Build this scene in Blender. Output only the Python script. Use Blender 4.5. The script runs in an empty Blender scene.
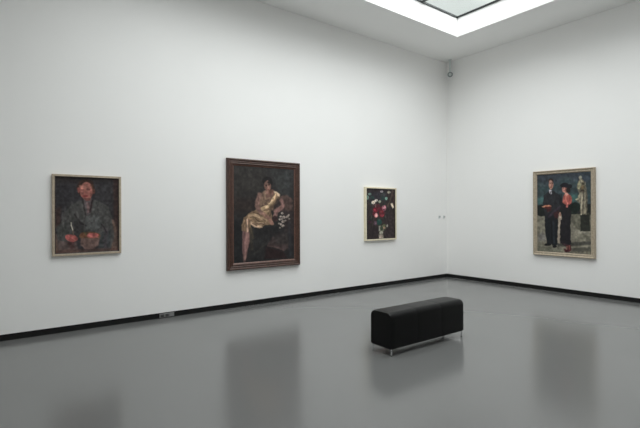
import bpy, bmesh, math
import numpy as np
from mathutils import Vector, Matrix

scene = bpy.context.scene
COL = scene.collection
PI = math.pi

# ------------------------------------------------------------------ camera
EYE = (-9.4203, -7.0186, 1.65)
VIEW_AZIMUTH = math.radians(52.8)
cam_data = bpy.data.cameras.new('camera')
cam_data.sensor_width = 36.0
cam_data.lens = 439.0 / 640.0 * 36.0
cam_data.shift_y = -0.9 / 640.0
cam = bpy.data.objects.new('camera', cam_data)
COL.objects.link(cam)
cam.location = EYE
# level camera with the photographer's slight roll
cam.rotation_euler = (Matrix.Rotation(VIEW_AZIMUTH - PI / 2, 3, 'Z') @ Matrix.Rotation(PI / 2, 3, 'X') @ Matrix.Rotation(-0.003, 3, 'Z')).to_euler()
scene.camera = cam

# ------------------------------------------------------------------ dimensions
H = 5.50            # ceiling height
ZG = 5.907          # underside of the roof glazing
ROOM_X, ROOM_Y = -12.0, -9.4
SX0, SX1 = -8.34, -1.20      # skylight opening
SY0, SY1 = -6.78, -1.185

# ------------------------------------------------------------------ daylight
SKY_STRENGTH = 5.4
world = bpy.data.worlds.new('overcast_sky')
scene.world = world
world.use_nodes = True
wn, wl = world.node_tree.nodes, world.node_tree.links
bg = wn['Background']
tc = wn.new('ShaderNodeTexCoord')
# bright overcast sky, brightest in the south-west where the sun stands behind thin cloud
BRIGHT_SIDE = Vector((-0.03, -0.64, 0.75)).normalized()
dot = wn.new('ShaderNodeVectorMath'); dot.operation = 'DOT_PRODUCT'
dot.inputs[1].default_value = BRIGHT_SIDE
wl.new(tc.outputs['Generated'], dot.inputs[0])
mr = wn.new('ShaderNodeMapRange')
mr.inputs[1].default_value = -1.0; mr.inputs[2].default_value = 1.0
wl.new(dot.outputs['Value'], mr.inputs[0])
ramp = wn.new('ShaderNodeValToRGB')
SKY = [(0.0, (0.150, 0.150, 0.147)), (0.48, (0.158, 0.157, 0.154)), (0.57, (0.56, 0.531, 0.537)), (0.72, (0.80, 0.756, 0.765)), (1.0, (0.95, 0.898, 0.909))]
ramp.color_ramp.elements[0].position, ramp.color_ramp.elements[0].color = SKY[0][0], (*SKY[0][1], 1)
ramp.color_ramp.elements[1].position, ramp.color_ramp.elements[1].color = SKY[-1][0], (*SKY[-1][1], 1)
for pos, c in SKY[1:-1]:
    el = ramp.color_ramp.elements.new(pos); el.color = (*c, 1)
wl.new(mr.outputs[0], ramp.inputs[0])
sepz = wn.new('ShaderNodeSeparateXYZ')
wl.new(tc.outputs['Generated'], sepz.inputs[0])
hz = wn.new('ShaderNodeMapRange'); hz.interpolation_type = 'SMOOTHSTEP'
hz.inputs[1].default_value = 0.0; hz.inputs[2].default_value = 0.50
hz.inputs[3].default_value = 0.08; hz.inputs[4].default_value = 1.0
wl.new(sepz.outputs['Z'], hz.inputs[0])
mul = wn.new('ShaderNodeMix'); mul.data_type = 'RGBA'; mul.blend_type = 'MULTIPLY'; mul.inputs[0].default_value = 1.0
wl.new(ramp.outputs[0], mul.inputs[6]); wl.new(hz.outputs[0], mul.inputs[7])
wl.new(mul.outputs[2], bg.inputs['Color'])
bg.inputs['Strength'].default_value = SKY_STRENGTH

portal = bpy.data.lights.new('skylight_portal', 'AREA')
portal.shape = 'RECTANGLE'
portal.size = SX1 - SX0
portal.size_y = SY1 - SY0
portal.cycles.is_portal = True
po = bpy.data.objects.new('skylight_portal', portal)
COL.objects.link(po)
po.location = ((SX0 + SX1) / 2, (SY0 + SY1) / 2, ZG + 0.12)

vs = scene.view_settings
scene.display_settings.display_device = 'sRGB'
vs.view_transform = 'Standard'
vs.look = 'None'
vs.exposure = 0.0
vs.gamma = 1.0
vs.use_curve_mapping = False
scene.cycles.max_bounces = 24
scene.cycles.diffuse_bounces = 20
scene.cycles.glossy_bounces = 6
scene.cycles.transparent_max_bounces = 12
scene.cycles.use_denoising = True
scene.cycles.caustics_reflective = False

# ------------------------------------------------------------------ materials
def principled(name, color, rough=0.5, metal=0.0, spec=0.5, noise=None, bump=None):
    """noise = (scale, amount) varies the colour; bump = (scale, strength, distance)"""
    m = bpy.data.materials.new(name)
    m.use_nodes = True
    n, l = m.node_tree.nodes, m.node_tree.links
    p = n['Principled BSDF']
    p.inputs['Base Color'].default_value = (*color, 1)
    p.inputs['Roughness'].default_value = rough
    p.inputs['Metallic'].default_value = metal
    p.inputs['Specular IOR Level'].default_value = spec
    c = n.new('ShaderNodeTexCoord')
    if noise:
        t = n.new('ShaderNodeTexNoise')
        t.inputs['Scale'].default_value = noise[0]
        t.inputs['Detail'].default_value = 5
        l.new(c.outputs['Object'], t.inputs['Vector'])
        r = n.new('ShaderNodeMapRange')
        r.inputs[1].default_value = 0.3; r.inputs[2].default_value = 0.7
        r.inputs[3].default_value = 1 - noise[1]; r.inputs[4].default_value = 1 + noise[1]
        l.new(t.outputs[0], r.inputs[0])
        mx = n.new('ShaderNodeMix'); mx.data_type = 'RGBA'; mx.blend_type = 'MULTIPLY'
        mx.inputs[0].default_value = 1
        mx.inputs[6].default_value = (*color, 1)
        l.new(r.outputs[0], mx.inputs[7])
        l.new(mx.outputs[2], p.inputs['Base Color'])
    if bump:
        t = n.new('ShaderNodeTexNoise')
        t.inputs['Scale'].default_value = bump[0]
        t.inputs['Detail'].default_value = 3
        l.new(c.outputs['Object'], t.inputs['Vector'])
        b = n.new('ShaderNodeBump')
        b.inputs['Strength'].default_value = bump[1]
        b.inputs['Distance'].default_value = bump[2]
        l.new(t.outputs[0], b.inputs['Height'])
        l.new(b.outputs[0], p.inputs['Normal'])
    return m

M_WALL = principled('white_wall_paint', (0.925, 0.921, 0.912), 0.9, spec=0.15, noise=(1.3, 0.006), bump=(90, 0.05, 0.001))
M_CEIL = principled('white_ceiling_paint', (0.94, 0.94, 0.932), 0.95, spec=0.1, noise=(1.0, 0.006))
M_FLOOR = principled('grey_poured_resin', (0.153, 0.154, 0.153), 0.19, spec=0.66, noise=(0.9, 0.015))
M_SKIRT = principled('black_recessed_skirting', (0.012, 0.012, 0.012), 0.6, spec=0.2, noise=(8, 0.1))
M_STEEL = principled('dark_glazing_bar', (0.03, 0.035, 0.035), 0.45, 0.3, noise=(6, 0.1))
M_LEATHER = principled('black_leather', (0.003, 0.003, 0.0031), 0.38, spec=0.18, noise=(14, 0.15), bump=(160, 0.25, 0.002))
M_BASE = principled('black_board', (0.01, 0.01, 0.01), 0.7, noise=(9, 0.1))
M_CHROME = principled('brushed_chrome', (0.75, 0.76, 0.77), 0.18, 1.0, noise=(40, 0.03))
M_GLIDE = principled('black_rubber', (0.02, 0.02, 0.02), 0.7, noise=(30, 0.1))
M_OUTLET = principled('grey_plastic', (0.20, 0.20, 0.20), 0.45, noise=(30, 0.05))
M_BLANK = principled('light_grey_plastic', (0.27, 0.27, 0.27), 0.45, noise=(30, 0.05))
M_SOCKET = principled('dark_plastic', (0.05, 0.05, 0.05), 0.4, noise=(30, 0.05))
M_FITTING = principled('pale_grey_plastic', (0.50, 0.51, 0.50), 0.5, noise=(30, 0.03))
M_CAMWHITE = principled('off_white_plastic', (0.62, 0.66, 0.66), 0.35, noise=(30, 0.03))
M_CAMDARK = principled('smoked_plastic', (0.30, 0.33, 0.33), 0.2, noise=(30, 0.05))
M_PALEWOOD = principled('pale_limed_wood', (0.46, 0.38, 0.29), 0.55, noise=(22, 0.14), bump=(60, 0.2, 0.002))
M_CREAMWOOD = principled('cream_painted_wood', (0.82, 0.74, 0.56), 0.5, noise=(16, 0.10), bump=(60, 0.15, 0.002))
M_DARKWOOD = principled('red_brown_wood', (0.062, 0.028, 0.019), 0.45, noise=(26, 0.35), bump=(50, 0.35, 0.004))
M_DARKSLIP = principled('black_brown_slip', (0.030, 0.018, 0.013), 0.5, noise=(26, 0.2))
M_COPPER = principled('worn_copper_edge', (0.13, 0.062, 0.045), 0.4, noise=(30, 0.3))
M_GREYWOOD = principled('weathered_gilt_wood', (0.43, 0.36, 0.27), 0.55, noise=(30, 0.2), bump=(45, 0.4, 0.004))
M_BACKING = principled('brown_backing_board', (0.25, 0.19, 0.13), 0.8, noise=(12, 0.1))

def glass_mat():
    m = bpy.data.materials.new('greenish_roof_glass')
    m.use_nodes = True
    n, l = m.node_tree.nodes, m.node_tree.links
    n.remove(n['Principled BSDF'])
    tr = n.new('ShaderNodeBsdfTransparent')
    tr.inputs['Color'].default_value = (0.92, 0.965, 0.955, 1)
    gl = n.new('ShaderNodeBsdfGlossy')
    gl.inputs['Roughness'].default_value = 0.03
    mx = n.new('ShaderNodeMixShader')
    mx.inputs[0].default_value = 0.06
    l.new(tr.outputs[0], mx.inputs[1]); l.new(gl.outputs[0], mx.inputs[2])
    l.new(mx.outputs[0], n['Material Output'].inputs['Surface'])
    return m
M_GLASS = glass_mat()

def canvas_mat():
    m = bpy.data.materials.new('oil_paint_on_canvas')
    m.use_nodes = True
    n, l = m.node_tree.nodes, m.node_tree.links
    p = n['Principled BSDF']
    a = n.new('ShaderNodeAttribute'); a.attribute_name = 'pigment'
    l.new(a.outputs['Color'], p.inputs['Base Color'])
    p.inputs['Roughness'].default_value = 0.55
    p.inputs['Specular IOR Level'].default_value = 0.25
    c = n.new('ShaderNodeTexCoord')
    t = n.new('ShaderNodeTexNoise'); t.inputs['Scale'].default_value = 70
    l.new(c.outputs['Object'], t.inputs['Vector'])
    b = n.new('ShaderNodeBump'); b.inputs['Strength'].default_value = 0.12; b.inputs['Distance'].default_value = 0.001
    l.new(t.outputs[0], b.inputs['Height']); l.new(b.outputs[0], p.inputs['Normal'])
    return m
M_CANVAS = canvas_mat()

# ------------------------------------------------------------------ mesh helpers
def mesh_obj(name, bm, mat, parent=None, smooth=False):
    bmesh.ops.recalc_face_normals(bm, faces=bm.faces[:])
    me = bpy.data.meshes.new(name)
    bm.to_mesh(me); bm.free()
    me.materials.append(mat)
    if smooth:
        for p in me.polygons: p.use_smooth = True
    o = bpy.data.objects.new(name, me)
    COL.objects.link(o)
    if parent: o.parent = parent
    return o

def box(bm, x0, x1, y0, y1, z0, z1):
    v = [bm.verts.new(p) for p in ((x0,y0,z0),(x1,y0,z0),(x1,y1,z0),(x0,y1,z0),(x0,y0,z1),(x1,y0,z1),(x1,y1,z1),(x0,y1,z1))]
    for f in ((0,1,2,3),(4,5,6,7),(0,1,5,4),(1,2,6,5),(2,3,7,6),(3,0,4,7)):
        bm.faces.new([v[i] for i in f])

def tube(bm, a, b, r0, r1=None, seg=24):
    r1 = r0 if r1 is None else r1
    a, b = Vector(a), Vector(b)
    q = (b - a).to_track_quat('Z', 'Y').to_matrix()
    ra = [bm.verts.new(a + q @ Vector((r0*math.cos(2*PI*i/seg), r0*math.sin(2*PI*i/seg), 0))) for i in range(seg)]
    rb = [bm.verts.new(b + q @ Vector((r1*math.cos(2*PI*i/seg), r1*math.sin(2*PI*i/seg), 0))) for i in range(seg)]
    for i in range(seg):
        bm.faces.new((ra[i], ra[(i+1)%seg], rb[(i+1)%seg], rb[i]))
    bm.faces.new(ra); bm.faces.new(rb)

def lathe(bm, prof, origin, axis, seg=32):
    """prof = [(radius, height)...] turned about axis"""
    q = Vector(axis).to_track_quat('Z', 'Y').to_matrix()
    rings = []
    for r, h in prof:
        rings.append([bm.verts.new(Vector(origin) + q @ Vector((max(r,1e-4)*math.cos(2*PI*i/seg), max(r,1e-4)*math.sin(2*PI*i/seg), h))) for i in range(seg)])
    for A, B in zip(rings, rings[1:]):
        for i in range(seg):
            bm.faces.new((A[i], A[(i+1)%seg], B[(i+1)%seg], B[i]))
    bm.faces.new(rings[0]); bm.faces.new(rings[-1])

def bevel(o, w, seg=3):
    b = o.modifiers.new('bevel', 'BEVEL'); b.width = w; b.segments = seg; b.limit_method = 'ANGLE'
    b.harden_normals = True
    return o

def empty(name, label=None, cat=None, loc=(0,0,0), rz=0.0, group=None, kind=None):
    o = bpy.data.objects.new(name, None)
    COL.objects.link(o)
    o.empty_display_size = 0.1
    o.location = loc; o.rotation_euler = (0, 0, rz)
    if label: o['label'] = label
    if cat: o['category'] = cat
    if group: o['group'] = group
    if kind: o['kind'] = kind
    return o

def structure(o, label=None, cat=None):
    o['kind'] = 'structure'
    if label: o['label'] = label
    if cat: o['category'] = cat
    return o

# ------------------------------------------------------------------ room shell
T = 0.25
GAP = 0.087      # height of the recessed black skirting
bm = bmesh.new(); box(bm, ROOM_X-T, T, ROOM_Y-T, T, -0.2, 0.0)
structure(mesh_obj('floor', bm, M_FLOOR), 'glossy grey poured floor reflecting the walls and paintings', 'floor')

def wall(name, sname, x0, x1, y0, y1, inner, label, slabel):
    bm = bmesh.new(); box(bm, x0, x1, y0, y1, GAP, ZG + 0.1)
    structure(mesh_obj(name, bm, M_WALL), label, 'wall')
    d = 0.012
    x0i, x1i, y0i, y1i = x0, x1, y0, y1
    if inner == 'y-': y0i += d
    if inner == 'y+': y1i -= d
    if inner == 'x-': x0i += d
    if inner == 'x+': x1i -= d
    bm = bmesh.new(); box(bm, x0i, x1i, y0i, y1i, 0.0, GAP)
    structure(mesh_obj(sname, bm, M_SKIRT), slabel, 'skirting')
wall('wall_left', 'baseboard_left', ROOM_X, 0.0, 0.0, T, 'y-', 'long white wall holding three paintings', 'black recessed skirting under the wall of three paintings')
wall('wall_right', 'baseboard_right', 0.0, T, ROOM_Y, T, 'x-', 'white wall holding the painting of a standing couple', 'black recessed skirting under the wall with the standing couple')
wall('wall_back', 'baseboard_back', ROOM_X, 0.0, ROOM_Y-T, ROOM_Y, 'y+', 'white wall behind the viewer', 'black recessed skirting behind the viewer')
wall('wall_near', 'baseboard_near', ROOM_X-T, ROOM_X, ROOM_Y-T, T, 'x+', 'white end wall to the left of the viewer', 'black recessed skirting to the left of the viewer')

# ceiling slab with the skylight opening; its inner faces are the light shaft
bm = bmesh.new()
outer = [(ROOM_X, ROOM_Y), (0, ROOM_Y), (0, 0), (ROOM_X, 0)]
innr = [(SX0, SY0), (SX1, SY0), (SX1, SY1), (SX0, SY1)]
ol = [bm.verts.new((x, y, H)) for x, y in outer]; ou = [bm.verts.new((x, y, ZG)) for x, y in outer]
il = [bm.verts.new((x, y, H)) for x, y in innr]; iu = [bm.verts.new((x, y, ZG)) for x, y in innr]
for i in range(4):
    j = (i + 1) % 4
    bm.faces.new((ol[i], ol[j], il[j], il[i]))
    bm.faces.new((ou[i], ou[j], iu[j], iu[i]))
    bm.faces.new((ol[i], ol[j], ou[j], ou[i]))
    bm.faces.new((il[i], il[j], iu[j], iu[i]))
structure(mesh_obj('ceiling', bm, M_CEIL), 'white ceiling with a deep shaft around the skylight', 'ceiling')

# skylight: dark bars and greenish panes
sky = empty('window_1', 'large rectangular skylight with thin dark bars and pale glass', 'skylight', ((SX0+SX1)/2, (SY0+SY1)/2, ZG), kind='structure')
cx, cy = (SX0+SX1)/2, (SY0+SY1)/2
FB = 0.024
bm = bmesh.new()
box(bm, SX0-0.1-cx, SX1+0.1-cx, SY0-0.1-cy, SY0+FB-cy, 0.0, 0.034)
box(bm, SX0-0.1-cx, SX1+0.1-cx, SY1-FB-cy, SY1+0.1-cy, 0.0, 0.034)
box(bm, SX0-0.1-cx, SX0+FB-cx, SY0+FB-cy, SY1-FB-cy, 0.0, 0.034)
box(bm, SX1-FB-cx, SX1+0.1-cx, SY0+FB-cy, SY1-FB-cy, 0.0, 0.034)
mesh_obj('window_frame', bm, M_STEEL, sky)
NX, NY = 6, 2
for i in range(1, NX):
    x = SX0 + (SX1-SX0)*i/NX - cx
    bm = bmesh.new(); box(bm, x-0.022, x+0.022, SY0+FB-cy, SY1-FB-cy, 0.0, 0.034)
    mesh_obj('glazing_bar', bm, M_STEEL, sky)
for j in range(1, NY):
    y = SY0 + (SY1-SY0)*j/NY - cy
    bm = bmesh.new()
    for i in range(NX):
        xa = SX0 + (SX1-SX0)*i/NX - cx + (0.022 if i else FB); xb = SX0 + (SX1-SX0)*(i+1)/NX - cx - (0.022 if i < NX-1 else FB)
        box(bm, xa, xb, y-0.022, y+0.022, 0.002, 0.032)
    mesh_obj('cross_bar', bm, M_STEEL, sky)
for i in range(NX):
    for j in range(NY):
        xa = SX0 + (SX1-SX0)*i/NX - cx + (0.022 if i else FB); xb = SX0 + (SX1-SX0)*(i+1)/NX - cx - (0.022 if i < NX-1 else FB)
        ya = SY0 + (SY1-SY0)*j/NY - cy + (0.022 if j else FB); yb = SY0 + (SY1-SY0)*(j+1)/NY - cy - (0.022 if j < NY-1 else FB)
        bm = bmesh.new(); box(bm, xa, xb, ya, yb, 0.010, 0.022)
        mesh_obj('pane', bm, M_GLASS, sky)

# ------------------------------------------------------------------ bench
def bench():
    L, W, Z0, Z1, R = 1.375, 0.34, 0.094, 0.497, 0.072
    ang = math.radians(-0.2)
    t = empty('bench', 'low black leather bench with rounded top edges and slim chrome legs on the grey floor', 'bench', (-5.745, -3.516, 0), ang)
    n = 3
    g = 0.0008
    for k in range(n):
        xa, xb = L*k/n + (g if k else 0), L*(k+1)/n - (g if k < n-1 else 0)
        prof = [(0.0, Z0), (W, Z0)]
        for a in range(0, 91, 10):
            prof.append((W - R + R*math.cos(math.radians(a)), Z1 - R + R*math.sin(math.radians(a))))
        for a in range(90, 181, 10):
            prof.append((R + R*math.cos(math.radians(a)), Z1 - R + R*math.sin(math.radians(a))))
        bm = bmesh.new()
        # cross-section is pulled in slightly beside each seam so the padding swells
        ns = 12
        rings = []
        mid = (W/2, (Z0+Z1)/2)
        for s in range(ns + 1):
            f = s/ns
            x = xa + (xb - xa)*f
            swell = 0.004 - 0.0018*(2*f-1)**16
            end = 0.0
            if k == 0 and f < 0.02: end = 0.004
            if k == n-1 and f > 0.98: end = 0.004
            ring = []
            for (y, z) in prof:
                dy, dz = y - mid[0], z - mid[1]
                d = math.hypot(dy, dz)
                kf = (swell - 0.004 - end)/d
                ring.append(bm.verts.new((x, y + dy*kf, (z + dz*kf) if z > Z0 + 0.001 else z)))
            rings.append(ring)
        for A, B in zip(rings, rings[1:]):
            m = len(A)
            for i in range(m):
                bm.faces.new((A[i], A[(i+1)%m], B[(i+1)%m], B[i]))
        bm.faces.new(rings[0]); bm.faces.new(rings[-1])
        o = mesh_obj('padded_section', bm, M_LEATHER, t, smooth=True)
        bevel(o, 0.0015, 2)
    bm = bmesh.new(); box(bm, 0.012, L-0.012, 0.012, W-0.012, 0.080, 0.0945)
    mesh_obj('base_board', bm, M_BASE, t)
    for x in (0.022, L-0.022):
        for y in (0.02, W-0.02):
            bm = bmesh.new(); tube(bm, (x, y, 0.006), (x, y, 0.081), 0.0095)
            lg = mesh_obj('leg', bm, M_CHROME, t, smooth=False)
            bm = bmesh.new(); tube(bm, (x, y, 0.0), (x, y, 0.0065), 0.009)
            mesh_obj('foot_glide', bm, M_GLIDE, lg)
bench()

# ------------------------------------------------------------------ a small software painter for the canvases
def s2l(c):
    c = np.asarray(c, float)/255.0
    return np.where(c <= 0.04045, c/12.92, ((c+0.055)/1.055)**2.4)

def vnoise(nx, ny, w, h, seed):
    r = np.random.RandomState(seed).rand(ny+2, nx+2)
    gx = np.linspace(0, nx, w, endpoint=False); gy = np.linspace(0, ny, h, endpoint=False)
    ix, iy = gx.astype(int), gy.astype(int)
    fx, fy = gx-ix, gy-iy
    fx = fx*fx*(3-2*fx); fy = fy*fy*(3-2*fy)
    a = r[np.ix_(iy, ix)]; b = r[np.ix_(iy, ix+1)]; c = r[np.ix_(iy+1, ix)]; d = r[np.ix_(iy+1, ix+1)]
    return (a*(1-fx)+b*fx)*(1-fy[:,None]) + (c*(1-fx)+d*fx)*fy[:,None]

class Canvas:
    """flat picture; study coordinates are un-skewed by the quad (the four corners of the picture in those coordinates)"""
    def __init__(self, w, h, quad, seed=1):
        self.w, self.h, self.seed = w, h, seed
        A, b = [], []
        for (x, y), (u, v) in zip(quad, ((0,0),(1,0),(1,1),(0,1))):
            A.append([x, y, 1, 0, 0, 0, -u*x, -u*y]); b.append(u)
            A.append([0, 0, 0, x, y, 1, -v*x, -v*y]); b.append(v)
        self.Hm = np.append(np.linalg.solve(np.array(A), np.array(b)), 1).reshape(3, 3)
        self.asp = h/w
        gu, gv = np.meshgrid((np.arange(w)+.5)/w, (np.arange(h)+.5)/h)
        self.gx, self.gy = gu, gv*self.asp
        n1 = vnoise(w//6, h//6, w, h, seed+100)-.5
        n2 = vnoise(w//6, h//6, w, h, seed+200)-.5
        self.gx = self.gx + n1*0.012; self.gy = self.gy + n2*0.012
        self.img = np.zeros((h, w, 3))
        self.o = (0, 0); self.s = 1.0
    def frame(self, ox, oy, s): self.o = (ox, oy); self.s = s
    def uv(self, pts):
        out = []
        for x, y in pts:
            q = self.Hm @ np.array([self.o[0]+x/self.s, self.o[1]+y/self.s, 1.0])
            out.append((q[0]/q[2], q[1]/q[2]*self.asp))
        return np.array(out)
    def put(self, a, col, rough=0.12):
        self.seed += 1
        n = 1 + rough*2*(vnoise(max(3, self.w//10), max(3, self.h//7), self.w, self.h, self.seed)-.5)
        c = np.asarray(col, float)[None, None, :]*n[..., None]
        self.img = self.img*(1-a[..., None]) + c*a[..., None]
    def segd(self, a, b):
        d = b-a; L = max((d*d).sum(), 1e-12)
        t = np.clip(((self.gx-a[0])*d[0]+(self.gy-a[1])*d[1])/L, 0, 1)
        return np.hypot(self.gx-a[0]-t*d[0], self.gy-a[1]-t*d[1]), t
    def poly(self, pts, col, soft=0.012, al=1.0, rough=0.12):
        p = self.uv(pts); n = len(p)
        dist = np.full(self.gx.shape, 9.0); inside = np.zeros(self.gx.shape, bool)
        for i in range(n):
            a, b = p[i], p[(i+1) % n]
            dist = np.minimum(dist, self.segd(a, b)[0])
            if a[1] != b[1]:
                c = (a[1] > self.gy) != (b[1] > self.gy)
                inside ^= c & (self.gx < (b[0]-a[0])*(self.gy-a[1])/(b[1]-a[1])+a[0])
        sd = np.where(inside, -dist, dist)
        self.put(np.clip(.5 - sd/soft, 0, 1)*al, col, rough)
    def line(self, pts, width, col, soft=0.008, al=1.0, rough=0.12):
        """width in study units at the current scale"""
        p = self.uv(pts)
        k = np.linalg.norm(self.uv([(pts[0][0]+width, pts[0][1])])[0]-p[0])/2
        dist = np.full(self.gx.shape, 9.0)
        for a, b in zip(p, p[1:]): dist = np.minimum(dist, self.segd(a, b)[0])
        self.put(np.clip(.5-(dist-k)/soft, 0, 1)*al, col, rough)
    def oval(self, x, y, rx, ry, col, rot=0.0, soft=0.3, al=1.0, rough=0.12):
        pts = [(x+rx*math.cos(t)*math.cos(rot)-ry*math.sin(t)*math.sin(rot), y+rx*math.cos(t)*math.sin(rot)+ry*math.sin(t)*math.cos(rot)) for t in np.linspace(0, 2*PI, 20, endpoint=False)]
        self.poly(pts, col, 0.014, al, rough)
    def mottle(self, amount, nx, ny, seed):
        n = vnoise(nx, ny, self.w, self.h, seed)-.5
        self.img *= (1+amount*2*n)[..., None]

def build_painting(label, loc, rz, W, Ht, depth, fw, prof, fmat, canvas_img, slip=None, slip_mat=None, sightw=0.0, group=None):
    """local frame: x right along the wall, y away from the viewer into the wall (wall plane y=0), z up from the picture's foot.
    prof = [(inward 0..1, forward)...] moulding from outer edge to the sight edge"""
    t = empty('framed_painting', label, 'painting', loc, rz, group)
    def ring(name, x_in0, pr, width, mat, parent):
        bm = bmesh.new()
        loops = []
        pts = [(0.0, 0.0)] + [(a*width, f) for a, f in pr] + [(width, 0.0)]
        for a, f in pts:
            q = x_in0 + a
            loops.append([bm.verts.new(p) for p in ((q, -f, q), (W-q, -f, q), (W-q, -f, Ht-q), (q, -f, Ht-q))])
        m = len(loops)
        for k in range(m):
            A, B = loops[k], loops[(k+1) % m]
            for i in range(4):
                bm.faces.new((A[i], A[(i+1)%4], B[(i+1)%4], B[i]))
        return mesh_obj(name, bm, mat, parent)
    fr = ring('frame', 0.0, [(a, f*depth) for a, f in prof], fw, fmat, t)
    ins = fw
    if slip:
        ring('sight_edge', fw, [(0.0, slip[1]), (1.0, slip[2])], slip[0], slip_mat, fr)
        ins += slip[0]
    # the canvas itself: a fine grid that carries the pigment, on a stretcher of real thickness
    img = canvas_img
    h, w = img.shape[:2]
    cw, ch = W-2*ins+0.006, Ht-2*ins+0.006
    y0 = -depth*0.45
    verts = [(ins-0.003+cw*i/w, y0, ins-0.003+ch*(1-j/h)) for j in range(h+1) for i in range(w+1)]
    faces = [(j*(w+1)+i, (j+1)*(w+1)+i, (j+1)*(w+1)+i+1, j*(w+1)+i+1) for j in range(h) for i in range(w)]
    nb = len(verts)
    verts += [(ins-0.003, -0.004, ins-0.003+ch), (ins-0.003+cw, -0.004, ins-0.003+ch), (ins-0.003+cw, -0.004, ins-0.003), (ins-0.003, -0.004, ins-0.003)]
    back = (nb, nb+1, nb+2, nb+3)
    top = [i for i in range(w+1)]; bot = [h*(w+1)+i for i in range(w+1)]
    lef = [j*(w+1) for j in range(h+1)]; rig = [j*(w+1)+w for j in range(h+1)]
    faces += [back, tuple(top[::1]+[nb+1, nb]), tuple(bot[::-1]+[nb+3, nb+2]), tuple(lef[::-1]+[nb, nb+3]), tuple(rig+[nb+2, nb+1])]
    me = bpy.data.meshes.new('canvas')
    me.from_pydata(verts, [], faces)
    me.materials.append(M_CANVAS)
    ca = me.color_attributes.new('pigment', 'FLOAT_COLOR', 'CORNER')
    data = np.full((len(me.loops), 4), 1.0)
    data[:, :3] = (0.35, 0.31, 0.25)
    grey = img.mean(axis=2, keepdims=True)
    img = grey + (img - grey)*0.80
    lin = s2l(np.clip(img, 4, 250))*PIGMENT_GAIN*np.array((1.05, 0.96, 0.95))
    data[:h*w*4, :3] = np.repeat(lin.reshape(-1, 3), 4, axis=0)
    ca.data.foreach_set('color', data.ravel())
    o = bpy.data.objects.new('canvas', me); COL.objects.link(o); o.parent = t
    return t

PIGMENT_GAIN = 1.25

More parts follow.
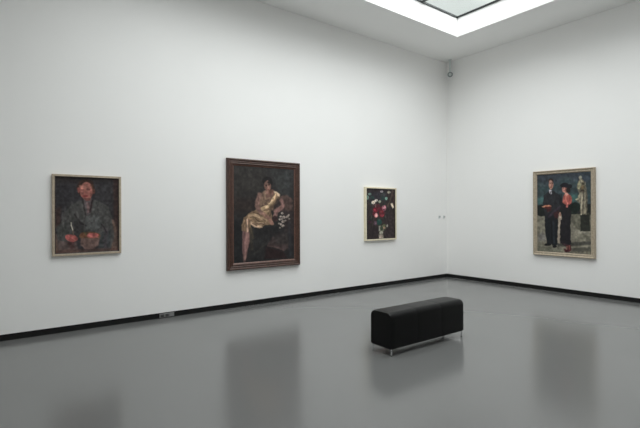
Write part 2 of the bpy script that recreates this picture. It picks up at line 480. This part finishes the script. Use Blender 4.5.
# ---- 1: seated figure in a grey coat
def art_man():
    c = Canvas(150, 184, ((54.5,175.3),(118.8,177.6),(118.8,251.4),(54.5,253.8)), 11)
    c.img[:] = (46, 46, 50)
    c.frame(54, 175, 9.85)
    c.poly([(0,0),(640,0),(640,60),(0,60)], (44,40,40), .1)
    c.poly([(400,40),(600,40),(600,300),(420,240)], (50,50,53), .08, .8)
    c.poly([(590,10),(640,10),(640,800),(590,800)], (54,40,38), .04)
    c.poly([(0,340),(60,300),(60,500),(0,520)], (58,44,42), .05)
    c.frame(54, 214, 9.85)
    # curved chair back right and left
    c.poly([(520,20),(590,60),(630,160),(630,400),(560,400),(575,200)], (88,72,64), .03)
    c.line([(520,10),(585,70),(615,170)], 14, (116,92,78), .03, .7)
    c.poly([(0,180),(40,240),(60,400),(0,400)], (96,78,68), .03)
    c.poly([(20,250),(130,230),(210,260),(240,400),(40,400)], (86,74,72), .03)
    c.poly([(110,265),(190,265),(200,340),(160,350)], (66,44,44), .03, .8)
    # coat
    c.frame(54, 175, 9.85)
    c.poly([(250,240),(170,280),(95,360),(30,560),(30,640),(130,660),(300,600),(460,640),(470,740),(560,740),(600,600),(570,400),(540,300),(400,230),(330,330)], (67,69,68), .02)
    c.frame(54, 214, 9.85)
    c.poly([(180,60),(240,50),(300,120),(270,230),(190,230)], (44,44,46), .04, .8)
    c.poly([(310,20),(440,0),(470,120),(420,160),(300,150)], (78,84,84), .03, .8)
    c.poly([(20,120),(100,60),(140,180),(100,240),(20,240)], (62,66,64), .04)
    c.poly([(470,180),(560,160),(560,350),(440,350)], (54,60,62), .03)
    c.line([(520,170),(500,260),(515,340)], 40, (70,60,68), .05, .5)
    c.line([(200,0),(260,90),(310,110)], 16, (40,38,40), .02)
    c.line([(470,100),(520,180)], 14, (44,38,44), .02)
    c.line([(60,100),(130,60)], 12, (84,88,86), .03, .6)
    c.line([(60,180),(120,160)], 10, (50,52,52), .03, .8)
    c.line([(330,140),(440,30)], 10, (92,96,94), .03, .6)
    c.line([(500,30),(530,130)], 10, (82,84,84), .03, .6)
    for k in range(60):
        r = np.random.RandomState(50+k)
        x, y = 60+r.rand()*460, -140+r.rand()*330
        c.line([(x,y),(x+30*(r.rand()-.5),y+20+50*r.rand())], 7, tuple(np.array((70,71,70))+(r.rand()-.5)*64), .025, .6)
    # hat brim, hat, hands
    c.oval(350, 215, 110, 42, (92,66,48))
    c.oval(285, 205, 34, 28, (110,72,48), al=.8)
    c.poly([(255,240),(450,240),(440,310),(390,350),(300,350),(258,310)], (102,82,76), .025)
    c.oval(380, 212, 62, 26, (164,82,78))
    c.line([(330,212),(440,236)], 8, (190,118,108), .02, .7)
    c.oval(165, 236, 66, 36, (158,78,74), rot=.2)
    c.line([(135,215),(205,260)], 10, (196,116,106), .02, .7)
    c.line([(130,245),(180,280)], 8, (112,52,52), .02, .7)
    c.line([(160,85),(178,160)], 10, (188,190,172), .012)
    c.line([(178,160),(184,215)], 7, (104,86,72), .012)
    c.line([(295,175),(310,200)], 12, (66,88,56), .03, .7)
    c.poly([(0,360),(640,340),(640,400),(0,400)], (92,62,52), .04, .55)
    # collar, tie, shirt
    c.frame(54, 175, 9.85)
    c.poly([(285,215),(370,215),(360,370),(315,400)], (86,80,82), .02)
    c.poly([(320,260),(350,260),(345,360),(325,370)], (106,84,84), .02)
    c.line([(372,240),(352,360)], 14, (40,28,32), .02)
    c.line([(282,250),(300,380)], 14, (38,34,36), .02)
    c.line([(270,250),(290,390)], 16, (90,92,90), .03, .7)
    c.line([(405,250),(380,360)], 18, (84,88,86), .03, .7)
    # head
    c.oval(310, 120, 92, 88, (52,38,32))
    c.oval(315, 72, 75, 46, (56,38,30))
    c.oval(318, 145, 66, 92, (146,88,78))
    c.poly([(250,90),(330,70),(372,110),(372,150),(250,150)], (164,104,92), .03, .9)
    c.oval(290, 110, 30, 20, (190,124,108), al=.7)
    c.oval(275, 135, 20, 9, (96,50,50), al=.8)
    c.oval(338, 128, 22, 10, (92,50,50), al=.8)
    c.line([(306,125),(300,165),(312,172)], 12, (184,106,92), .02, .8)
    c.oval(305, 195, 30, 10, (146,54,54), al=.9)
    c.oval(240, 135, 14, 28, (126,66,60))
    c.oval(390, 150, 14, 26, (132,74,64))
    c.poly([(290,215),(365,215),(350,245),(310,245)], (112,66,60), .02)
    c.line([(370,90),(395,150)], 22, (60,40,30), .03, .8)
    c.mottle(.20, 27, 33, 3); c.mottle(.09, 52, 60, 103)
    return c.img

# ---- 2: seated woman in a pale draped dress
def art_woman():
    c = Canvas(160, 222, ((232.8,163.2),(295.6,168.3),(295.4,258.6),(232.2,264.3)), 31)
    c.img[:] = (38, 38, 38)
    c.frame(240, 175, 11.63)
    c.poly([(-80,-140),(300,-100),(280,200),(-80,200)], (46,45,43), .12)
    c.poly([(380,-80),(640,-60),(640,240),(480,200),(400,60)], (47,50,50), .1)
    c.line([(560,-60),(575,240)], 34, (54,58,60), .08, .6)
    c.poly([(-80,250),(180,260),(150,420),(-80,420)], (44,38,36), .1)
    # couch arm
    c.poly([(470,250),(540,225),(620,270),(640,420),(500,420)], (70,56,52), .03)
    c.line([(490,245),(560,232),(622,290)], 16, (98,76,68), .03, .8)
    for k in range(5): c.line([(480+k*28,270),(500+k*25,400)], 9, (84,66,60), .03, .5)
    # second: couch and black cover below
    c.frame(232, 205, 10)
    c.poly([(0,120),(100,150),(90,600),(0,600)], (29,31,33), .06)
    c.poly([(210,220),(420,190),(600,210),(620,600),(190,600)], (34,35,36), .05)
    c.poly([(520,40),(630,60),(630,300),(540,260)], (46,40,40), .05)
    c.line([(585,180),(590,500)], 26, (48,52,60), .06, .6)
    c.frame(232, 225, 10)
    c.poly([(350,200),(420,110),(560,150),(580,230),(530,255),(440,220)], (66,54,54), .03)
    c.poly([(420,100),(560,60),(590,190),(440,190)], (52,48,48), .05)
    c.line([(360,205),(440,215),(530,250)], 12, (84,64,62), .02, .8)
    c.line([(400,175),(460,150),(540,150)], 9, (70,64,62), .03, .7)
    c.poly([(340,215),(530,265),(560,330),(330,340)], (38,26,27), .03)
    for k in range(7): c.line([(200+k*30,70+k*6),(230+k*14,300-k*10)], 8, (50,52,50), .03, .5)
    c.line([(225,290),(330,190)], 9, (62,58,54), .03, .6)
    # legs
    c.poly([(98,60),(172,60),(176,160),(152,250),(128,370),(112,380),(96,290)], (124,92,88), .015)
    c.line([(112,70),(108,260),(118,370)], 14, (84,60,60), .02, .8)
    c.line([(140,90),(132,240)], 14, (142,108,100), .03, .7)
    c.line([(122,280),(122,350)], 9, (176,140,122), .02, .8)
    c.line([(180,60),(196,240)], 26, (66,60,50), .04, .7)
    # dress
    c.frame(232, 205, 10)
    c.poly([(160,80),(210,50),(280,20),(400,-20),(400,60),(420,180),(330,200),(280,230),(190,190),(175,240),(160,262),(100,258),(88,200),(110,130)], (124,102,76), .015)
    c.line([(170,100),(240,90),(300,130),(350,150)], 24, (170,146,112), .02, .9)
    c.line([(200,60),(270,80),(340,160)], 14, (92,74,56), .02, .9)
    c.line([(190,170),(230,205),(300,210)], 22, (188,162,132), .02, .95)
    c.line([(220,150),(280,180),(340,180)], 12, (96,78,60), .02, .9)
    c.line([(300,120),(350,140),(345,175)], 12, (160,136,104), .02, .8)
    c.line([(115,150),(100,250)], 14, (158,130,100), .02, .9)
    c.line([(150,140),(148,258)], 20, (188,160,134), .02, .95)
    c.line([(130,160),(126,250)], 8, (110,88,66), .02, .9)
    c.line([(175,160),(178,240)], 12, (120,98,74), .02, .9)
    c.line([(120,120),(180,110),(220,130)], 12, (150,124,92), .02, .8)
    for a, b_, w_, col in (((215,70),(300,95),7,(70,54,42)), ((180,120),(235,112),7,(84,66,50)), ((235,130),(330,195),8,(74,58,44)),
                           ((205,180),(250,200),7,(84,66,52)), ((250,165),(320,178),7,(190,166,132)), ((140,130),(112,190),7,(80,62,48)),
                           ((164,140),(168,255),8,(84,64,52)), ((138,150),(136,258),6,(96,74,58)), ((108,200),(104,258),7,(70,54,44)),
                           ((210,100),(280,118),7,(186,160,124)), ((320,100),(350,118),6,(72,56,44)), ((290,70),(330,100),7,(78,60,48)),
                           ((370,40),(330,66),6,(78,62,46)), ((400,60),(380,110),8,(66,50,42)), ((185,200),(195,260),8,(116,100,72))):
        c.line([a, b_], w_, col, .012, .85)
    c.line([(190,240),(210,330)], 20, (80,72,56), .03, .8)
    c.line([(310,50),(360,60),(400,20)], 14, (176,150,112), .02, .8)
    # forearms and hands
    c.line([(250,0),(310,75),(380,130),(405,175)], 36, (132,98,84), .015)
    c.line([(262,20),(330,90)], 10, (160,124,104), .02, .7)
    c.line([(385,140),(420,185)], 14, (150,112,96), .02)
    c.line([(520,0),(460,60),(435,105)], 36, (118,88,82), .015)
    c.line([(450,60),(440,95)], 10, (146,112,104), .02, .8)
    c.oval(440, 130, 30, 28, (54,36,36))
    # flowers
    for x, y, r in ((515,75,13),(500,110,13),(530,115,16),(565,110,15),(580,95,11),(490,140,13),(520,160,16),(545,150,10),(500,185,12),(520,205,15),(490,220,9),(480,180,10),(585,130,10),(510,135,12)):
        c.oval(x, y, r, r*.8, (168,160,150)); c.oval(x+3, y+3, r*.4, r*.4, (110,100,90))
    # torso and head
    c.frame(240, 175, 11.63)
    c.poly([(240,200),(300,165),(400,165),(480,215),(470,250),(410,330),(400,400),(250,400),(190,350),(200,270)], (104,84,70), .02)
    c.line([(235,215),(205,300),(200,360),(245,420)], 50, (110,84,76), .02)
    c.line([(240,230),(218,320)], 14, (132,104,92), .02, .7)
    c.poly([(300,170),(400,170),(420,210),(360,280),(300,270)], (120,90,78), .02)
    c.line([(298,200),(308,270),(350,255)], 8, (150,130,100), .02, .8)
    c.poly([(400,180),(440,180),(480,215),(470,240),(430,240)], (196,176,144), .015)
    c.line([(430,215),(380,300),(330,350),(260,385)], 34, (172,148,110), .015)
    c.line([(420,215),(365,310),(300,370)], 9, (214,192,152), .015)
    c.line([(450,240),(400,320),(340,380),(290,400)], 10, (120,98,70), .015)
    c.line([(465,250),(420,330),(380,370)], 24, (92,74,56), .02)
    for a, b_, w_, col in (((410,215),(350,305),6,(96,74,54)), ((440,225),(392,310),6,(110,86,62)), ((262,250),(282,330),8,(130,108,84)),
                           ((275,230),(290,300),6,(70,54,46)), ((300,330),(350,335),7,(84,66,50)), ((245,350),(290,345),7,(70,54,44)),
                           ((255,300),(250,345),7,(134,112,86)), ((330,290),(372,250),7,(90,70,58)), ((480,300),(505,345),6,(80,58,56)),
                           ((222,250),(206,320),7,(82,60,56))):
        c.line([a, b_], w_, col, .012, .8)
    c.line([(280,320),(300,300),(330,310)], 10, (130,108,80), .02, .7)
    c.poly([(440,260),(480,255),(470,360),(420,400),(400,370)], (50,42,40), .02, .8)
    c.line([(490,280),(520,330),(500,370),(420,410)], 38, (116,86,80), .02)
    c.line([(500,300),(520,340)], 10, (134,104,96), .02, .6)
    c.oval(325, 50, 58, 48, (26,24,25))
    c.oval(355, 80, 38, 40, (26,24,25))
    c.oval(332, 112, 42, 62, (112,82,72), rot=-.15)
    c.oval(345, 140, 20, 30, (136,100,86), al=.8)
    c.oval(322, 78, 26, 12, (126,98,86), al=.8)
    c.oval(318, 106, 11, 6, (44,32,30)); c.oval(350, 100, 11, 6, (44,32,30))
    c.line([(334,105),(332,132)], 7, (150,116,100), .02, .8)
    c.oval(338, 152, 12, 6, (108,50,46))
    c.poly([(340,165),(395,150),(400,200),(345,215)], (110,76,64), .02)
    c.oval(360, 68, 30, 22, (28,26,27), al=.8)
    c.mottle(.18, 29, 37, 5); c.mottle(.09, 52, 66, 105)
    return c.img

# ---- 3: flowers in a glass vase
def art_flowers():
    c = Canvas(120, 142, ((367.2,187.8),(396.0,189.2),(396.0,237.6),(367.2,238.8)), 51)
    c.img[:] = (48, 41, 41)
    c.frame(363, 184, 15.29)
    c.poly([(60,60),(500,70),(500,150),(60,150)], (52,44,46), .1)
    c.poly([(120,100),(380,100),(390,240),(110,260)], (44,44,54), .1, .8)
    c.line([(480,100),(440,250),(400,330)], 22, (86,70,60), .04, .8)
    c.line([(490,180),(490,300)], 20, (66,42,40), .05, .8)
    c.line([(110,170),(220,260),(280,420)], 10, (36,54,48), .03, .8)
    c.line([(95,190),(150,300)], 14, (32,56,50), .03, .8)
    c.line([(380,210),(330,340),(290,440)], 12, (34,60,54), .03, .8)
    c.line([(310,110),(290,260)], 8, (44,58,56), .03, .8)
    c.oval(160, 200, 36, 26, (30,62,58), al=.8); c.oval(330, 210, 30, 30, (32,66,62), al=.8)
    c.oval(340, 150, 22, 22, (64,76,74), al=.8)
    c.oval(90, 195, 20, 34, (96,134,122)); c.oval(125, 145, 26, 18, (112,150,138))
    c.oval(310, 108, 24, 17, (162,158,164))
    c.oval(420, 118, 24, 20, (150,152,132))
    c.oval(378, 212, 20, 24, (118,172,152))
    c.oval(180, 275, 30, 27, (206,202,184)); c.oval(222, 245, 24, 20, (214,212,196)); c.oval(185, 282, 10, 8, (150,140,116))
    c.oval(276, 258, 20, 20, (148,160,138))
    c.poly([(445,290),(475,285),(495,350),(475,370),(455,330)], (214,206,178), .02)
    c.oval(220, 325, 14, 26, (112,84,80)); c.oval(185, 320, 20, 14, (76,50,54))
    c.oval(250, 330, 30, 34, (74,28,36), al=.8)
    c.oval(290, 380, 46, 44, (94,26,38), al=.9)
    c.oval(210, 390, 44, 42, (106,22,38)); c.oval(205, 385, 18, 15, (160,40,60))
    c.oval(345, 360, 34, 44, (160,90,108)); c.oval(350, 352, 18, 20, (204,146,156)); c.oval(340, 385, 14, 12, (120,50,74))
    c.frame(363, 212, 14.26)
    c.oval(290, 20, 42, 50, (112,28,38)); c.oval(290, 42, 22, 20, (142,44,58)); c.oval(325, 5, 16, 22, (70,32,40))
    c.oval(180, 20, 26, 30, (96,28,40))
    c.oval(208, 42, 27, 32, (196,128,130)); c.oval(208, 42, 13, 17, (232,176,172))
    c.oval(250, 135, 40, 48, (24,66,60)); c.oval(255, 110, 20, 16, (36,92,82), al=.8); c.oval(225,90,18,22,(40,52,46), al=.8)
    c.oval(195, 155, 24, 30, (84,62,78)); c.oval(200, 160, 10, 12, (118,92,108))
    c.oval(115, 135, 26, 22, (56,30,46))
    c.oval(130, 90, 24, 24, (36,48,42), al=.8)
    c.poly([(330,30),(470,0),(470,370),(330,360)], (56,46,50), .08, .6)
    c.poly([(60,200),(240,200),(240,360),(60,370)], (40,35,38), .08, .6)
    c.frame(363, 184, 15.29)
    for k in range(34):
        r = np.random.RandomState(900+k)
        x, y = 110+r.rand()*320, 110+r.rand()*430
        c.line([(x,y),(x+20*(r.rand()-.5),y+18+22*r.rand())], 8, [(34,62,56),(60,52,66),(92,30,42),(30,30,34),(96,104,98),(48,70,54)][k % 6], .02, .55)
    c.frame(363, 212, 14.26)
    # vase
    c.poly([(240,190),(322,190),(318,250),(300,290),(318,340),(312,395),(245,395),(240,330),(256,280)], (112,114,100), .015)
    c.line([(250,200),(252,260)], 14, (164,172,160), .02, .9)
    c.oval(285, 225, 22, 36, (52,68,50))
    c.oval(280, 290, 26, 18, (168,172,154), al=.9)
    c.oval(278, 345, 30, 34, (152,144,130))
    c.oval(262, 350, 10, 30, (178,170,154), al=.8)
    c.oval(320, 185, 22, 22, (74,82,54)); c.oval(322, 220, 16, 18, (138,118,92))
    c.oval(365, 192, 12, 20, (140,142,128)); c.line([(350,215),(320,260)], 7, (66,80,56), .02)
    c.mottle(.18, 23, 27, 7); c.mottle(.09, 40, 46, 107)
    return c.img

# ---- 4: standing couple and a statue under a green sky
def art_couple():
    c = Canvas(150, 204, ((535.4,175.0),(591.3,171.8),(591.3,255.6),(535.2,250.8)), 71)
    c.img[:] = (46, 62, 66)
    c.frame(535, 172, 11.22)
    c.poly([(0,0),(640,0),(640,120),(0,120)], (48,58,68), .1)
    for k in range(26):
        r = np.random.RandomState(300+k)
        x, y = r.rand()*640, 40+r.rand()*310
        c.line([(x,y),(x+90,y-20+40*r.rand())], 18, [(40,72,74),(58,76,86),(66,92,92),(38,50,58)][k % 4], .06, .6)
    c.poly([(0,300),(110,250),(130,330),(0,370)], (58,100,98), .06, .8)
    c.poly([(380,250),(470,250),(520,330),(380,340)], (52,94,90), .06, .8)
    c.line([(10,130),(80,150)], 16, (84,108,110), .05, .6)
    c.line([(330,70),(460,100)], 14, (70,96,98), .05, .6)
    # dark hedge
    c.poly([(0,375),(100,360),(300,345),(470,365),(640,365),(640,520),(0,520)], (24,30,28), .02)
    # stony ground
    c.frame(535, 205, 11.22)
    c.poly([(0,110),(60,125),(250,100),(640,115),(640,700),(0,700)], (112,113,98), .02)
    for k in range(60):
        r = np.random.RandomState(400+k)
        x, y = r.rand()*640, 130+r.rand()*450
        c.line([(x,y),(x+30+40*r.rand(),y+10*(r.rand()-.5))], 12+10*r.rand(), tuple(np.array((112,113,98))+(r.rand()-.5)*66), .03, .7)
    c.poly([(10,330),(60,300),(100,330),(100,400),(20,400)], (116,118,120), .05, .6)
    c.frame(535, 220, 11.22)
    c.poly([(230,262),(640,245),(640,285),(240,300)], (58,60,56), .025, .85)
    c.poly([(400,320),(640,310),(640,360),(400,362)], (72,74,66), .025, .8)
    c.poly([(0,290),(130,300),(300,330),(300,370),(0,365)], (98,102,88), .03, .8)
    # plinth
    c.frame(535, 205, 11.22)
    c.poly([(400,120),(505,100),(505,290),(470,270),(400,200)], (92,94,80), .02)
    c.poly([(505,95),(615,95),(620,300),(505,300)], (38,42,36), .014)
    c.poly([(505,90),(615,95),(612,115),(505,108)], (56,58,48), .014)
    c.oval(490, 85, 26, 22, (30,32,34))
    c.poly([(395,0),(480,0),(470,100),(400,95)], (28,44,38), .03)
    # statue
    c.frame(535, 172, 11.22)
    c.poly([(475,125),(495,80),(530,80),(560,120),(590,260),(585,480),(500,480),(505,360),(465,330),(490,240),(465,180)], (98,96,80), .018)
    c.oval(507, 70, 18, 24, (128,132,116))
    c.poly([(478,140),(500,100),(515,150),(495,200),(475,190)], (150,152,116), .015)
    c.line([(520,100),(550,160)], 18, (150,148,120), .02, .9)
    c.oval(535, 135, 12, 14, (60,54,40)); c.oval(530, 215, 22, 18, (54,48,38))
    c.poly([(505,165),(550,150),(560,190),(515,200)], (96,82,56), .02)
    c.line([(505,240),(490,300),(460,310)], 18, (172,172,142), .015)
    c.line([(530,250),(515,400),(515,480)], 14, (176,172,146), .015)
    c.line([(560,240),(560,470)], 12, (150,146,122), .015)
    c.line([(545,260),(540,470)], 9, (74,70,58), .015)
    c.line([(578,280),(575,470)], 9, (86,82,68), .015)
    c.frame(535, 172, 11.22)
    for k in range(16):
        r = np.random.RandomState(700+k)
        x, y = 490+r.rand()*85, 110+r.rand()*340
        c.line([(x,y),(x+14*(r.rand()-.5),y+24+34*r.rand())], 6, [(66,64,50),(158,154,130),(84,80,64),(176,172,150)][k % 4], .012, .8)
    # man
    c.frame(535, 205, 11.22)
    c.poly([(90,110),(240,100),(245,300),(235,430),(120,430),(95,300)], (24,28,33), .015)
    c.frame(535, 220, 11.22)
    c.poly([(95,0),(245,0),(236,280),(180,285),(165,150),(170,270),(120,270),(100,120)], (24,28,33), .014)
    c.line([(165,20),(172,200),(178,280)], 7, (14,14,18), .02)
    c.line([(190,20),(198,250)], 16, (40,52,64), .03, .6)
    c.oval(125, 276, 40, 14, (20,20,24)); c.oval(205, 296, 24, 16, (20,20,24))
    c.frame(535, 172, 11.22)
    c.poly([(140,215),(195,215),(270,260),(280,370),(250,480),(100,500),(70,380),(80,260)], (34,37,42), .015)
    c.line([(100,270),(120,340)], 16, (52,56,60), .03, .7); c.line([(210,260),(190,360)], 14, (50,54,58), .03, .6)
    c.poly([(145,195),(170,205),(180,240),(160,255),(146,230)], (176,180,186), .012)
    c.line([(165,215),(158,260)], 7, (50,50,62), .012)
    c.oval(165, 102, 31, 28, (50,38,32))
    c.oval(165, 145, 27, 52, (172,124,106))
    c.oval(160, 108, 20, 16, (190,146,128), al=.8)
    c.oval(176, 150, 10, 34, (122,78,66), al=.6)
    c.oval(155, 128, 7, 5, (56,40,36)); c.oval(178, 128, 7, 5, (56,40,36))
    c.line([(165,130),(163,155)], 5, (190,140,120), .012); c.oval(168, 172, 10, 4, (130,52,48))
    # man's hands and the thing held
    c.oval(120, 385, 50, 16, (168,108,82)); c.line([(65,385),(150,392)], 10, (196,138,106), .012, .9)
    c.oval(125, 400, 40, 14, (86,34,30))
    c.frame(535, 205, 11.22)
    c.poly([(100,20),(160,20),(170,60),(120,80)], (72,30,30), .02, .8)
    c.line([(140,130),(200,70),(280,20)], 22, (60,48,64), .02, .8)
    c.poly([(190,90),(260,60),(250,150),(210,150)], (56,24,26), .03, .8)
    # light strip between the figures
    c.poly([(255,100),(280,85),(285,150),(270,430),(235,430),(245,200)], (146,138,122), .014)
    c.oval(270, 105, 14, 24, (152,114,96))
    # woman
    c.poly([(285,-20),(400,-20),(400,120),(385,250),(388,430),(272,430),(268,250),(290,150)], (28,28,32), .014)
    c.oval(445, 30, 60, 56, (20,32,28))
    c.frame(535, 220, 11.22)
    c.poly([(275,0),(385,0),(395,270),(370,285),(300,280),(270,230)], (30,29,34), .014)
    c.poly([(290,262),(375,280),(370,300),(320,290)], (62,44,50), .02)
    c.poly([(335,285),(395,285),(402,340),(370,365),(320,360),(305,325),(345,330)], (70,34,36), .014)
    c.oval(375, 310, 12, 26, (122,66,60), al=.9); c.line([(350,300),(345,330)], 10, (150,104,90), .012)
    c.oval(340, 352, 24, 10, (46,18,22))
    c.frame(535, 172, 11.22)
    c.poly([(285,250),(300,330),(310,400),(285,420),(260,330)], (26,28,32), .02)
    c.poly([(320,255),(345,240),(390,260),(412,300),(402,350),(375,372),(360,345),(340,372),(300,345),(305,290)], (166,84,74), .014)
    c.line([(330,270),(350,350)], 12, (202,112,96), .02, .8); c.line([(385,275),(372,355)], 12, (146,58,54), .02, .8)
    c.poly([(345,340),(370,350),(360,400),(340,395)], (188,100,92), .014)
    c.poly([(320,230),(355,225),(365,255),(335,270)], (198,148,128), .014)
    c.oval(325, 195, 34, 42, (162,112,98)); c.oval(312, 200, 14, 20, (184,136,120), al=.8)
    c.oval(345, 200, 16, 34, (116,66,60), al=.8)
    c.oval(313, 185, 7, 4, (50,36,34)); c.oval(318, 215, 8, 4, (140,48,46))
    c.oval(365, 205, 24, 34, (34,28,28))
    c.oval(335, 155, 62, 22, (24,24,30)); c.oval(325, 142, 40, 20, (22,22,28)); c.oval(385, 165, 26, 22, (24,26,30))
    c.mottle(.16, 27, 35, 9); c.mottle(.09, 50, 62, 109)
    return c.img

def wall_left_painting(label, x0, x1, z0, z1, **kw):
    return build_painting(label, (x0, 0.0, z0), 0.0, x1-x0, z1-z0, **kw)

flat = [(0.0, 0.92), (0.08, 1.0), (0.9, 1.0), (1.0, 0.85)]
wall_left_painting('portrait of a seated person in a grey coat, in a thin pale wood frame',
    -8.710, -7.830, 1.066, 2.198, depth=0.045, fw=0.030, prof=flat, fmat=M_PALEWOOD,
    canvas_img=art_man(), slip=(0.012, 0.030, 0.024), slip_mat=M_DARKSLIP)
moulding = [(0.0, 0.55), (0.05, 0.8), (0.14, 0.98), (0.24, 1.0), (0.34, 0.86), (0.42, 0.80), (0.60, 0.84), (0.72, 0.74), (0.84, 0.80), (0.92, 0.78), (1.0, 0.62)]
wall_left_painting('large painting of a seated woman in a draped dress, in a wide red-brown frame',
    -6.130, -4.617, 0.655, 2.610, depth=0.075, fw=0.105, prof=moulding, fmat=M_DARKWOOD,
    canvas_img=art_woman(), slip=(0.022, 0.050, 0.036), slip_mat=M_COPPER)
wall_left_painting('small flower still life with a glass vase, in a narrow cream frame',
    -2.900, -1.934, 1.043, 2.217, depth=0.065, fw=0.030, prof=flat, fmat=M_CREAMWOOD,
    canvas_img=art_flowers(), slip=(0.008, 0.045, 0.036), slip_mat=M_DARKSLIP)
gilt = [(0.0, 0.75), (0.08, 0.95), (0.2, 1.0), (0.38, 0.82), (0.66, 0.70), (0.86, 0.80), (1.0, 0.68)]
build_painting('painting of a standing man and woman beside a statue, in a weathered pale frame',
    (0.0, -2.267, 0.745), -PI/2, 1.205, 1.780, depth=0.075, fw=0.068, prof=gilt, fmat=M_GREYWOOD,
    canvas_img=art_couple(), slip=(0.010, 0.046, 0.036), slip_mat=M_PALEWOOD)

# ------------------------------------------------------------------ small fittings
# floor-level power outlet on the skirting
t = empty('power_outlet', 'small grey triple power outlet on the black skirting between the two left paintings', 'power outlet', (-7.15, 0.012, 0.0))
bm = bmesh.new(); box(bm, -0.115, 0.115, -0.026, 0.0, 0.010, 0.072)
bevel(mesh_obj('faceplate', bm, M_OUTLET, t), 0.004, 2)
for k, xx in enumerate((-0.074, 0.0)):
    bm = bmesh.new(); box(bm, xx-0.024, xx+0.024, -0.029, -0.025, 0.020, 0.062)
    s = mesh_obj('socket', bm, M_SOCKET, t)
    for dx in (-0.009, 0.009):
        bm = bmesh.new(); tube(bm, (xx+dx, -0.0305, 0.041), (xx+dx, -0.028, 0.041), 0.0025, seg=10)
        mesh_obj('pin_hole', bm, M_GLIDE, s)
bm = bmesh.new(); box(bm, 0.050, 0.104, -0.030, -0.025, 0.020, 0.062)
mesh_obj('blank_cover', bm, M_BLANK, t)

# two little pale fittings on the left wall next to the corner
for k, (x, lab) in enumerate(((-0.306, 'tiny pale grey wall fitting near the corner, the one closer to the flower painting'),
                              (-0.122, 'tiny pale grey wall fitting near the corner, the one closer to the corner'))):
    t = empty('wall_fitting', lab, 'wall fitting', (x, 0.0, 1.505), group='tiny wall fittings by the corner')
    bm = bmesh.new(); box(bm, -0.032, 0.032, -0.010, 0.0, 0.0, 0.07)
    bevel(mesh_obj('back_plate', bm, M_CAMWHITE, t), 0.003, 2)
    bm = bmesh.new(); box(bm, -0.024, 0.024, -0.026, -0.009, 0.028, 0.064)
    bevel(mesh_obj('cover', bm, M_FITTING, t), 0.004, 2)

# security camera high in the corner
t = empty('security_camera', 'small white round security camera hanging high in the corner below the ceiling', 'security camera', (-0.12, -0.199, 5.13))
bm = bmesh.new(); tube(bm, (0, 0, 0.06), (0, 0, H-5.13-0.015), 0.026)
mesh_obj('drop_pole', bm, M_CAMWHITE, t, smooth=False)
bm = bmesh.new(); lathe(bm, [(0.045, 0.0), (0.045, 0.008), (0.03, 0.015), (0.018, 0.02)][::1], (0, 0, H-5.13), (0, 0, -1))
mesh_obj('ceiling_plate', bm, M_CAMWHITE, t)
aim = Vector((-0.72, -0.62, -0.28)).normalized()
bm = bmesh.new()
lathe(bm, [(0.0, -0.07), (0.035, -0.062), (0.058, -0.04), (0.068, -0.005), (0.068, 0.02), (0.060, 0.034)], (0, 0, 0), aim)
hs = mesh_obj('housing', bm, M_CAMWHITE, t, smooth=True)
bm = bmesh.new(); lathe(bm, [(0.060, 0.030), (0.064, 0.040), (0.055, 0.052), (0.036, 0.050), (0.034, 0.030)], (0, 0, 0), aim)
mesh_obj('lens_ring', bm, M_CAMDARK, t, smooth=True)
bm = bmesh.new(); lathe(bm, [(0.034, 0.03), (0.034, 0.052), (0.024, 0.062), (0.0, 0.066)], (0, 0, 0), aim)
mesh_obj('lens_cap', bm, M_CAMWHITE, t, smooth=True)
